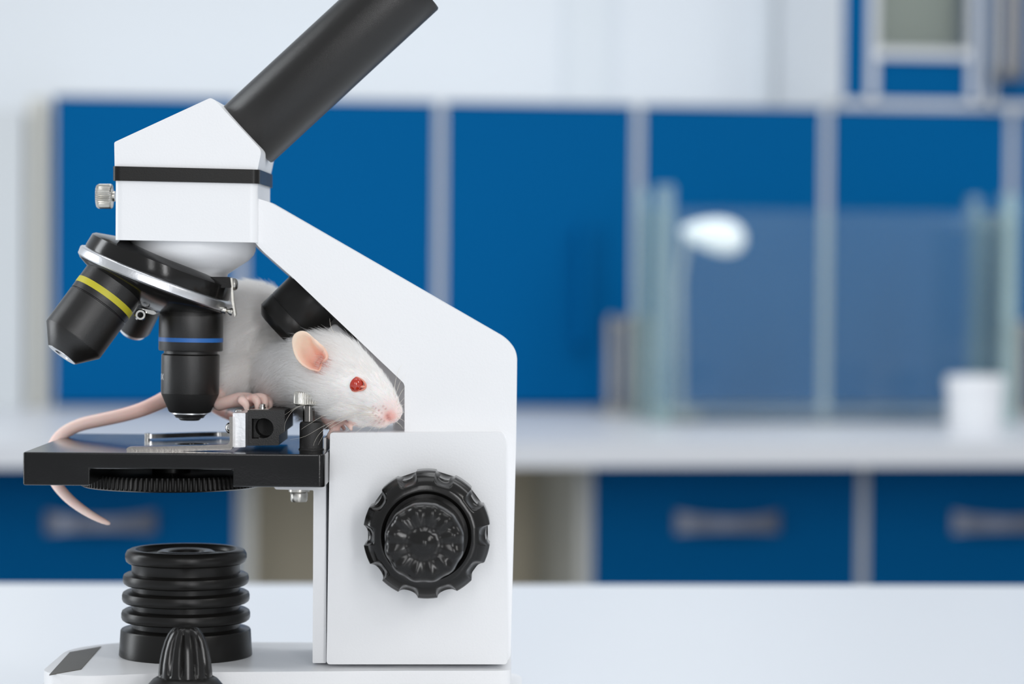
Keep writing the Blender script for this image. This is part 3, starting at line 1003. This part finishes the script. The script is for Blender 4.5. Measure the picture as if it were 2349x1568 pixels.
cl = put('slide_clip', prism_px(rounded([(526, 956), (534, 956), (534, 1026), (530, 1031), (400, 1035), (293, 1036), (289, 1031), (293, 1025), (400, 1023), (522, 1019), (527, 1012)], [1, 1, 2, 3, 0, 3, 3, 3, 0, 4, 3], 3), 0.0085, 0.0130), M['clip'], mic, bev=(0.0003, 2), label='flat chrome front clip arm')
put('screw', lathe_px((527, 981), 0.0115, (515, 981), 0.0115, [(0, 0), (13, 0), (12, 4), (8, 8), (3, 10), (0, 10)], seg=32), M['chrome'], cl)
arc = [(338, 1004, 0.060), (352, 1002, 0.0605), (380, 998, 0.063), (420, 994, 0.067), (465, 991, 0.071), (505, 990, 0.073), (530, 991, 0.072)]
apl = [(W(px, py, Y).x, Y) for px, py, Y in arc]
apl = [tuple(p) for p in catmull(apl, 4)]
bar_on_stage(apl, 0.0036, 0.0014, ZS + 0.0006, 'slide_clip', M['chrome'], mic)
pv = Vector((apl[0][0], apl[0][1], ZS))
put('clip_tip', lathe(pv, dn, [(0, 0), (0.0009, 0), (0.0009, 0.0022), (0, 0.0022)], 20), M['chrome'], mic)

# post with knurled screw at the right of the stage
YP = 0.0203
sP = S(YP)
pbse = W(714, 1019, YP)
pbse.z = ZS
put('post_boss', lathe(pbse, dn, [(0, 0), (29 * sP, 0), (29 * sP, 2 * sP), (27 * sP, 4 * sP), (27 * sP, 58 * sP), (25.5 * sP, 63 * sP), (20 * sP, 65 * sP), (0, 65 * sP)], 48), M['grain_block'], mic, 40)
pin = put('post_pin', lathe(pbse + Vector((-6 * sP, 0, 64 * sP)), dn, [(0, 0), (13.5 * sP, 0), (13.5 * sP, 39 * sP), (0, 39 * sP)], 32), M['dark_steel'], mic, 40)
knk = lambda th: 0.5 + 0.5 * math.cos(40 * th)
put('knurled_screw', lathe(pbse + Vector((-6 * sP, 0, 102 * sP)), dn, [(0, 0), (31 * sP, 0), (34 * sP, 3 * sP, 0.03), (34 * sP, 6 * sP, 0.07), (34 * sP, 28 * sP, 0.07), (32 * sP, 31 * sP, 0.02), (0, 32 * sP)], 240, flute=knk), M['nickel'], pin, 50)

# ================================================================== rat
rat = thing('rat', 'young white rat with red eyes, pink ears and tail, sitting on the microscope stage', 'rat', (W(560, 990, 0.066).x, 0.066, ZS))

FUR, SKIN = [], []                  # sample spheres for the fur / skin masks


def chain(bm, pts, store=None, sub=6, seg=28, dscale=1.0):
    """pts: (px, py, Y, radius_px [, depth_scale]) -> closed loft with rounded ends"""
    P_ = []
    for q in pts:
        w = W(q[0], q[1], q[2])
        s = S(q[2])
        P_.append((w.x, w.y, w.z, q[3] * s, (q[4] if len(q) > 4 else dscale)))
    C_ = catmull(P_, sub)
    rings = []
    n = len(C_)
    cs = [Vector(c[:3]) for c in C_]

    def ring(c, t, r, ds):
        a = Vector((0, 1, 0))
        e2 = (a - t * a.dot(t))
        e2 = e2.normalized() if e2.length > 0.15 else frame(t)[1]
        e1 = t.cross(e2).normalized()
        return [bm.verts.new(c + e1 * (r * math.cos(2 * math.pi * k / seg)) + e2 * (r * ds * math.sin(2 * math.pi * k / seg))) for k in range(seg)]
    tan = [(cs[min(i + 1, n - 1)] - cs[max(i - 1, 0)]).normalized() for i in range(n)]
    r0, r1 = C_[0][3], C_[-1][3]
    for k in (80, 60, 40, 20):
        rings.append(ring(cs[0] - tan[0] * r0 * math.sin(R(k)) * 0.9, tan[0], r0 * math.cos(R(k)), C_[0][4]))
    for i in range(n):
        rings.append(ring(cs[i], tan[i], C_[i][3], C_[i][4]))
        if store is not None:
            store.append((cs[i].x, cs[i].y, cs[i].z, C_[i][3], C_[i][4]))
    for k in (20, 40, 60, 80):
        rings.append(ring(cs[-1] + tan[-1] * r1 * math.sin(R(k)) * 0.9, tan[-1], r1 * math.cos(R(k)), C_[-1][4]))
    for a, b in zip(rings[:-1], rings[1:]):
        for k in range(seg):
            bm.faces.new((a[k], a[(k + 1) % seg], b[(k + 1) % seg], b[k]))
    bm.faces.new(rings[0][::-1])
    bm.faces.new(rings[-1])


def ball(bm, px, py, Y, r, store, sx=1, sy=1, sz=1):
    c = W(px, py, Y)
    rr = r * S(Y)
    bmesh.ops.create_uvsphere(bm, u_segments=24, v_segments=16, radius=1.0, matrix=Matrix.Translation(c) @ Matrix.Diagonal((rr * sx, rr * sy, rr * sz, 1)))
    if store is not None:
        store.append((c.x, c.y, c.z, rr * min(sx, sy, sz), 1.0))


HY = 0.0225
rb = bmesh.new()
# head: nape to nose
chain(rb, [(650, 862, 0.054, 66, 1.0), (695, 854, 0.040, 76, 0.95), (735, 851, 0.0295, 86, 0.86), (768, 862, HY, 86, 0.84), (800, 878, HY, 77, 0.84), (827, 893, HY, 67, 0.82), (851, 908, HY, 56.5, 0.78),
           (873, 924, HY, 46, 0.76), (890, 938, HY, 35, 0.74), (898, 946, HY, 27, 0.76)], FUR)
ball(rb, 786, 922, HY - 0.001, 44, FUR, 1.25, 0.95, 0.9)      # cheek
ball(rb, 856, 950, HY - 0.0005, 27, FUR, 1.35, 1.15, 0.85)    # whisker pad
ball(rb, 838, 962, HY, 19, FUR, 2.2, 1.1, 0.85)
ball(rb, 872, 968, HY, 15, FUR, 1.6, 1.05, 0.9)                # chin
# trunk
chain(rb, [(468, 882, 0.071, 46, 1.0), (500, 836, 0.071, 86, 0.98), (535, 802, 0.070, 124, 0.95), (570, 790, 0.069, 136, 0.95), (625, 815, 0.067, 112, 0.95), (665, 845, 0.060, 86, 0.95), (690, 856, 0.050, 72, 0.95)], FUR)
chain(rb, [(488, 884, 0.057, 40), (518, 864, 0.056, 58), (548, 845, 0.058, 60)], FUR)     # near thigh
chain(rb, [(640, 868, 0.062, 60), (690, 885, 0.055, 46), (735, 920, 0.043, 30)], FUR)     # chest and shoulder
# near foreleg and paw on the housing edge
chain(rb, [(738, 915, 0.038, 32), (752, 942, 0.034, 25), (760, 962, 0.031, 19)], FUR)
chain(rb, [(752, 955, 0.030, 19), (762, 972, 0.029, 14), (770, 982, 0.0285, 13)], SKIN)
for fx, fy, fy2, dY in ((806, 985, 968, 0.0225), (800, 978, 962, 0.027), (790, 984, 970, 0.0325), (757, 1006, 986, 0.026)):
    chain(rb, [(768, 980, 0.0285, 8), ((768 + fx) / 2, fy2, (0.0285 + dY) / 2, 6.4), (fx - 3, (fy + fy2) / 2 + 2, dY, 5.6), (fx, fy, dY, 5)], SKIN, 4, 14)
# far foreleg and paw
chain(rb, [(710, 920, 0.052, 34), (740, 955, 0.052, 22), (752, 972, 0.052, 14)], FUR)
chain(rb, [(750, 970, 0.052, 13), (768, 978, 0.051, 9), (786, 980, 0.050, 5)], SKIN, 4, 14)
# near hind foot: heel at left, toes over the slide holder
chain(rb, [(492, 902, 0.052, 27), (499, 918, 0.047, 20), (509, 925, 0.044, 16)], SKIN)
chain(rb, [(503, 927, 0.044, 15.5), (525, 921, 0.042, 15.5), (550, 916, 0.041, 17, 1.3), (572, 917, 0.041, 17, 1.35)], SKIN)
for tx, ty, kx, ky, dY in ((566, 938, 554, 917, 0.0305), (590, 937, 583, 913, 0.0345), (607, 936, 600, 911, 0.0385), (620, 934, 609, 913, 0.0425), (630, 932, 614, 918, 0.047)):
    chain(rb, [(558, 917, 0.041, 11), (kx, ky, dY + 0.001, 11), ((kx + tx) / 2 + 4, (ky + ty) / 2 - 1, dY, 9.2), (tx, ty, dY, 6.5)], SKIN, 4, 14)
# far hind foot
chain(rb, [(470, 910, 0.088, 20), (500, 940, 0.086, 12), (540, 958, 0.085, 11), (575, 965, 0.084, 7)], SKIN)
# tail over the stage edge and down
tail = [(420, 890, 0.073, 24), (395, 906, 0.073, 20.5), (365, 922, 0.073, 18.5), (325, 939, 0.073, 17), (280, 952, 0.0725, 16.2), (235, 962, 0.072, 15.8), (190, 972, 0.071, 15.4), (155, 987, 0.0695, 15), (131, 1008, 0.067, 14.6), (117, 1040, 0.064, 14.2), (116, 1075, 0.061, 13.8),
        (130, 1110, 0.058, 13.2), (158, 1143, 0.056, 12), (190, 1168, 0.054, 10.6), (220, 1186, 0.052, 8.8), (243, 1197, 0.051, 6.8), (251, 1200, 0.051, 5)]
chain(rb, tail, SKIN, 6, 24)
tmp = temp(rb)
rmd = tmp.modifiers.new('remesh', 'REMESH')
rmd.mode = 'VOXEL'
rmd.voxel_size = 0.00042
smd = tmp.modifiers.new('smooth', 'SMOOTH')
smd.factor = 0.5
smd.iterations = 9
rme = baked(tmp)
bpy.data.objects.remove(tmp)

nv = len(rme.vertices)
co = np.empty(nv * 3)
rme.vertices.foreach_get('co', co)
co = co.reshape(-1, 3)
FURa, SKINa = np.array(FUR), np.array(SKIN)


def sdf(p, sph):
    out = np.full(len(p), 1e9)
    for x, y, z, r, ds in sph:
        d = p - np.array([x, y, z])
        d[:, 1] /= ds if ds else 1
        out = np.minimum(out, np.sqrt((d ** 2).sum(1)) - r)
    return out


def sm(x, a, b):
    t_ = np.clip((x - a) / (b - a), 0, 1)
    return t_ * t_ * (3 - 2 * t_)


nose_c = np.array(W(895, 956, HY - 0.003))
nose_t = np.array(W(908, 952, HY))


def mask_at(p):
    """1 where fur grows, 0 on bare skin"""
    d = sdf(p, SKINa) - sdf(p, FURa)
    m_ = sm(d, -0.0002, 0.0016)
    m_ *= sm(np.linalg.norm(p - nose_c, axis=1), 0.0007, 0.0032)
    return m_


mk = mask_at(co)
dn_ = np.linalg.norm(co - nose_c, axis=1)
pink = np.array(srgb(254, 214, 204)[:3])
pale = np.array(srgb(250, 228, 220)[:3])
furb = np.array(srgb(246, 241, 238)[:3])
nosec = np.array(srgb(242, 176, 164)[:3])
tone = pink[None] * (1 - mk[:, None]) + furb[None] * mk[:, None]
wn_ = (1 - sm(dn_, 0.0006, 0.0027))[:, None]
tone = tone * (1 - wn_) + nosec * wn_
# paler tail towards the tip
tx = sm(co[:, 0], W(330, 960, 0.072).x, W(180, 960, 0.072).x)[:, None] * (1 - mk[:, None])
tone = tone * (1 - 0.55 * tx) + pale * 0.55 * tx
att = rme.color_attributes.new('tone', 'FLOAT_COLOR', 'POINT')
att.data.foreach_set('color', np.concatenate([tone, np.ones((nv, 1))], 1).ravel().astype(np.float32))
# nostril dent
bvh0 = BVHTree.FromPolygons([tuple(c) for c in co], [tuple(p.vertices) for p in rme.polygons])
co2 = co.copy()
dent = np.zeros(nv)
for nx, ny, dep in ((888, 954, 0.7), (890, 959, 1.0), (893, 963, 0.7), (878, 972, 0.35), (868, 973, 0.3), (858, 971, 0.25)):
    h_ = bvh0.ray_cast(CAM, ray(nx, ny).normalized())[0]
    if h_ is None:
        continue
    dent = np.maximum(dent, dep * np.exp(-(np.linalg.norm(co - np.array(h_), axis=1) / 0.00052) ** 2))
co2[:, 1] += 0.0009 * dent
muz = (1 - sm(dn_, 0.0020, 0.0085))[:, None]
tone = tone * (1 - 0.45 * muz) + np.array(srgb(240, 196, 188)[:3]) * 0.45 * muz
eroot = (1 - sm(np.linalg.norm(co - np.array(W(731, 830, HY - 0.009)), axis=1), 0.0030, 0.0044))[:, None]
tone = tone * (1 - eroot) + np.array(srgb(228, 160, 142)[:3]) * eroot
dots = np.zeros(nv)
for nx, ny in ((856, 932), (861.5, 936), (869, 941), (875.6, 947), (879, 931.5), (884.6, 936.6), (856, 945.6), (862, 952), (868.6, 957), (874, 962), (861, 964.7), (870, 969), (881, 966)):
    h_ = bvh0.ray_cast(CAM, ray(nx, ny).normalized())[0]
    if h_ is not None:
        dots = np.maximum(dots, np.exp(-(np.linalg.norm(co - np.array(h_), axis=1) / 0.00030) ** 2))
tone = tone * (1 - 0.6 * dots[:, None]) + np.array(srgb(170, 90, 84)[:3]) * 0.6 * dots[:, None]
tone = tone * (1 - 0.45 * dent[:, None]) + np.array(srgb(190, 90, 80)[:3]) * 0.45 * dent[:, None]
att.data.foreach_set('color', np.concatenate([tone, np.ones((nv, 1))], 1).ravel().astype(np.float32))
rme.vertices.foreach_set('co', co2.ravel())
rme.update()
rat_inv = XF[rat.name].inverted()
bvh = BVHTree.FromPolygons([tuple(c) for c in co2], [tuple(p.vertices) for p in rme.polygons])
rme.calc_loop_triangles()
nt_ = len(rme.loop_triangles)
tri = np.empty(nt_ * 3, dtype=np.int32)
rme.loop_triangles.foreach_get('vertices', tri)
tri = tri.reshape(-1, 3)
put('body', rme, M['skin'], rat, None)


def hit(px, py):
    d = ray(px, py).normalized()
    loc, nrm, idx, dist = bvh.ray_cast(CAM, d)
    return loc, nrm


# ---------- eyes
eye_c, eye_n = hit(815, 881)
eye_r = 0.0024
ec = eye_c + Vector((0, 1, 0)) * 0.0011
bm = bmesh.new()
bmesh.ops.create_uvsphere(bm, u_segments=40, v_segments=24, radius=eye_r, matrix=Matrix.Translation(ec))
put('eye', bm, M['eye'], rat, 0, label='glossy red eye')
bm = lathe(eye_c + Vector((0, -0.0006, 0)), Vector((0, 1, 0)), [(0.00205, 0.0006), (0.00228, 0.0005), (0.00242, 0.0009), (0.0024, 0.0018), (0.0020, 0.0017)], 40, closed=True)
for v in bm.verts:                      # drawn-out inner corner
    dx = v.co.x - eye_c.x
    if dx > 0.001:
        v.co.x += (dx - 0.001) * 0.75
        v.co.z -= (dx - 0.001) * 0.35
put('eyelid', bm, M['lid'], rat, 60, label='pink eyelid')
bm = bmesh.new()
cc = eye_c + Vector((0.00225, -0.0003, -0.0007))
bmesh.ops.create_uvsphere(bm, u_segments=16, v_segments=12, radius=1, matrix=Matrix.Translation(cc) @ Matrix.Diagonal((0.0008, 0.0006, 0.0004, 1)))
put('eye_corner', bm, M['lid'], rat, 0, label='moist pink eye corner')
# far eye, mirrored through the head's own mid plane
ec2 = Vector((ec.x, 2 * HY - ec.y, ec.z))
bm = bmesh.new()
bmesh.ops.create_uvsphere(bm, u_segments=24, v_segments=16, radius=eye_r, matrix=Matrix.Translation(ec2))
put('eye', bm, M['eye'], rat, 0)

# ---------- ears
rim_px = [(668, 783), (670, 772), (676, 763), (689, 757), (704, 760), (719, 773), (733, 787), (745, 799), (752, 814), (750, 822), (744, 828), (740, 834), (737, 845), (731, 853), (721, 851), (709, 848), (692, 838), (679, 823), (671, 804)]
con_px = (733, 833)


def ear_mesh(mirror=False):
    bm = bmesh.new()
    rim = catmull([np.array(p, float) for p in rim_px + rim_px[:1]], 3)[:-1]
    base_y = HY - 0.0095
    rings = []
    for k in range(8):
        f = k / 7.0
        ring = []
        for (x, y) in rim:
            qx, qy = x + (con_px[0] - x) * f, y + (con_px[1] - y) * f
            away = max(0.0, min(1.0, (735 - x) / 66))          # 0 at the root, 1 at the far rim
            Y = base_y - 0.0012 - 0.001 * away * (1 - f) + 0.0046 * math.sin(min(1, f * 1.25) * math.pi / 2) ** 1.3 - 0.0006 * (1 - f) ** 6
            if x > 715 and y < 826:                             # folded front edge
                Y -= 0.0024 * math.exp(-((f - 0.15) / 0.15) ** 2)
            if x > 738:
                Y += 0.0016 * (1 - f)
            w = W(qx, qy, Y)
            if mirror:
                w = Vector((w.x, 2 * HY + 0.002 - w.y, w.z))
            ring.append(bm.verts.new(w))
        rings.append(ring)
    n = len(rim)
    for a, b in zip(rings[:-2], rings[1:-1]):
        for k in range(n):
            bm.faces.new((a[k], a[(k + 1) % n], b[(k + 1) % n], b[k]))
    cen = sum((v.co for v in rings[-1]), Vector()) / n
    for v in rings[-1]:
        bm.verts.remove(v)
    cv = bm.verts.new(cen)
    for k in range(n):
        bm.faces.new((rings[-2][k], rings[-2][(k + 1) % n], cv))
    bmesh.ops.recalc_face_normals(bm, faces=bm.faces[:])
    bmesh.ops.solidify(bm, geom=bm.faces[:], thickness=0.0005)
    bmesh.ops.smooth_vert(bm, verts=bm.verts[:], factor=0.4, use_axis_x=True, use_axis_y=True, use_axis_z=True)
    return bm


for mir in (False, True):
    eo = put('ear', ear_mesh(mir), M['skin'], rat, 0, label=None if mir else 'large pink ear')
    em = eo.data
    cw = W(737, 832, HY - 0.009)
    cl_ = np.empty((len(em.vertices), 4), dtype=np.float32)
    for k_, v_ in enumerate(em.vertices):
        wx, wz = v_.co.x + rat.location.x, v_.co.z + rat.location.z
        f_ = min(1.0, math.hypot(wx - cw.x, wz - cw.z) / 0.0078)
        a_, b_, c_ = srgb(226, 158, 140), srgb(244, 200, 182), srgb(247, 212, 192)
        q_ = [a_[m_] + (b_[m_] - a_[m_]) * min(1, f_ * 1.7) if f_ < 0.59 else b_[m_] + (c_[m_] - b_[m_]) * (f_ - 0.59) / 0.41 for m_ in range(3)]
        cl_[k_] = (*q_, 1)
    ea = em.color_attributes.new('tone', 'FLOAT_COLOR', 'POINT')
    ea.data.foreach_set('color', cl_.ravel())

# ---------- claws on the near hind foot
for tx_, ty_, dY in ((567, 939, 0.0303), (592, 938, 0.0343), (609, 937, 0.0383), (622, 935, 0.0423), (631, 932, 0.0468)):
    p0 = W(tx_ - 3, ty_ - 3, dY)
    p1 = W(tx_ + 3, ty_ + 1, dY - 0.0003)
    p2 = W(tx_ + 6, ty_ + 6, dY - 0.0003)
    put('claw', tube([p0, p1, p2], [0.00045, 0.00035, 0.00008], 8), M['claw'], rat, 60)

# ---------- fur
P0, P1, P2_ = co2[tri[:, 0]], co2[tri[:, 1]], co2[tri[:, 2]]
cr = np.cross(P1 - P0, P2_ - P0)
ar = np.linalg.norm(cr, axis=1) / 2
NH = 150000
ix = rng.choice(nt_, NH, p=ar / ar.sum())
b1, b2 = rng.random(NH), rng.random(NH)
sw = b1 + b2 > 1
b1[sw], b2[sw] = 1 - b1[sw], 1 - b2[sw]
root = P0[ix] + (P1 - P0)[ix] * b1[:, None] + (P2_ - P0)[ix] * b2[:, None]
nrm = cr[ix] / np.maximum(np.linalg.norm(cr[ix], axis=1), 1e-12)[:, None]
# make sure normals point outwards
if np.mean((nrm * (root - co2.mean(0))).sum(1)) < 0:
    nrm = -nrm
mkr = mask_at(root)
eyed = np.hypot(root[:, 0] - eye_c.x, root[:, 2] - eye_c.z)
eyed = np.where(root[:, 1] < HY, eyed, np.hypot(root[:, 0] - ec2.x, root[:, 2] - ec2.z))
keep = (mkr > 0.12) & (eyed > 0.0025)
# no fur inside the ear roots
er = np.array(W(731, 830, HY - 0.009))
keep &= ~((np.linalg.norm(root - er, axis=1) < 0.0036) & (root[:, 1] < HY))
keep &= rng.random(NH) < 0.30 + 0.70 * sm(np.linalg.norm(root - nose_c, axis=1), 0.003, 0.0095)
root, nrm, mkr, eyed = root[keep], nrm[keep], mkr[keep], eyed[keep]
n = len(root)
# flow: from the nose back along the spine
spine = np.array([tuple(W(*q)) for q in ((915, 952, HY), (872, 905, HY), (820, 872, HY), (770, 850, HY), (720, 845, 0.028), (670, 842, 0.048), (620, 800, 0.066), (560, 775, 0.069), (490, 800, 0.070), (430, 870, 0.071), (390, 930, 0.071))])
seg_d = spine[1:] - spine[:-1]
seg_m = (spine[1:] + spine[:-1]) / 2
seg_d /= np.linalg.norm(seg_d, axis=1)[:, None]
wgt = np.stack([1 / (np.linalg.norm(root - m_, axis=1) ** 4 + 1e-10) for m_ in seg_m], 1)
wgt /= wgt.sum(1)[:, None]
flow = wgt @ seg_d
hd0 = sm(root[:, 0], W(640, 850, 0.055).x, W(720, 850, 0.03).x)[:, None]
flow = flow * hd0 + np.array([[-0.78, 0.12, -0.40]]) * (1 - hd0)
hd = sm(root[:, 0], W(690, 850, 0.04).x, W(760, 850, 0.02).x)     # 1 on the head
flow -= nrm * (flow * nrm).sum(1)[:, None]
flow /= np.maximum(np.linalg.norm(flow, axis=1), 1e-9)[:, None]
snout = np.linalg.norm(root - np.array(W(900, 950, HY)), axis=1)
ln = 0.0014 + 0.0032 * sm(snout, 0.004, 0.030)
ln = ln * hd + 0.0050 * (1 - hd)
ln *= (0.15 + 0.85 * mkr) * (0.65 + 0.6 * rng.random(n))
ln *= 0.4 + 0.6 * sm(eyed, 0.0022, 0.0050)
lift = (0.16 + 0.12 * rng.random(n)) + 0.16 * (1 - hd)
# clumping noise
kx = np.sin(root[:, 0] * 1900 + 3 * np.sin(root[:, 2] * 1300)) * np.cos(root[:, 2] * 1700 + root[:, 1] * 900)
ky = np.cos(root[:, 0] * 1500 + root[:, 2] * 2100) * np.sin(root[:, 1] * 1700)
jit = rng.normal(0, 0.16, (n, 3)) + np.stack([kx, ky, -kx], 1) * 0.16
dirv = flow + nrm * lift[:, None] + jit
dirv /= np.linalg.norm(dirv, axis=1)[:, None]
NPT = 5
tt = np.linspace(0, 1, NPT)
pos = np.empty((n, NPT, 3))
bend = (flow * 0.35 - nrm * 0.25 * (0.6 + 0.4 * (1 - hd))[:, None])
bend[:, 2] -= 0.06
for j, t_ in enumerate(tt):
    pos[:, j] = root - nrm * 0.0001 + dirv * (ln * t_)[:, None] + bend * (ln * t_ * t_)[:, None] * 0.6
# in-fur order: keep tips outside the skin
hc_ = bpy.data.hair_curves.new('fur')
hc_.add_curves([NPT] * n)
loc0 = np.array(rat.location)
hc_.position_data.foreach_set('vector', (pos - loc0).ravel().astype(np.float32))
ra_ = hc_.attributes.get('radius') or hc_.attributes.new('radius', 'FLOAT', 'POINT')
rad = np.tile((0.000034 * np.array([1.0, 1.0, 0.85, 0.6, 0.12])), n).astype(np.float32)
ra_.data.foreach_set('value', rad)
hc_.materials.append(M['fur'])
fo = bpy.data.objects.new('fur', hc_)
COL.objects.link(fo)
fo.parent = rat
fo['kind'] = 'stuff'

# ---------- whiskers
wk = [[(868, 948), (810, 921), (740, 921), (690, 929), (653, 951)],
      [(862, 941), (800, 935), (745, 952), (705, 975), (690, 985)],
      [(858, 949), (810, 946), (765, 968), (735, 992), (722, 1012), (719, 1022)],
      [(866, 953), (830, 950), (790, 963), (752, 985), (735, 1010), (730, 1020)],
      [(845, 943), (790, 925), (730, 924), (680, 935), (656, 965), (652, 990)],
      [(872, 958), (840, 957), (800, 985), (790, 996)],
      [(870, 960), (850, 968), (818, 990), (812, 996)],
      [(876, 962), (858, 976), (838, 998)],
      [(882, 965), (872, 980), (862, 998)],
      [(850, 952), (800, 952), (745, 975), (700, 1000), (665, 1008)],
      [(903, 905), (908, 870), (916, 845), (924, 836)],
      [(906, 912), (916, 880), (928, 858)],
      [(909, 922), (920, 900), (930, 886)],
      [(911, 930), (922, 918), (931, 908)],
      [(912, 938), (922, 930), (930, 926)],
      [(913, 948), (924, 946), (932, 945)],
      [(912, 958), (922, 962), (930, 968)],
      [(908, 966), (918, 974), (926, 985)],
      [(860, 938), (815, 928), (770, 934), (735, 948)],
      [(766, 762), (760, 752), (757, 738), (756, 730)]]
for i, pts in enumerate(wk):
    P_ = []
    h0, _ = hit(*pts[0])
    y = h0.y if h0 is not None else HY - 0.004
    for j, (x, yy) in enumerate(pts):
        out = -0.0042 * (j / (len(pts) - 1)) ** 0.8 if pts[-1][0] < 895 else 0.0006 * j
        P_.append(tuple(W(x, yy, y + out)))
    cp = [Vector(c) for c in catmull(P_, 5)]
    rr = [0.00007 * (1 - 0.75 * k / (len(cp) - 1)) for k in range(len(cp))]
    put('whisker', tube(cp, rr, 5), M['whisker'], rat, 0)
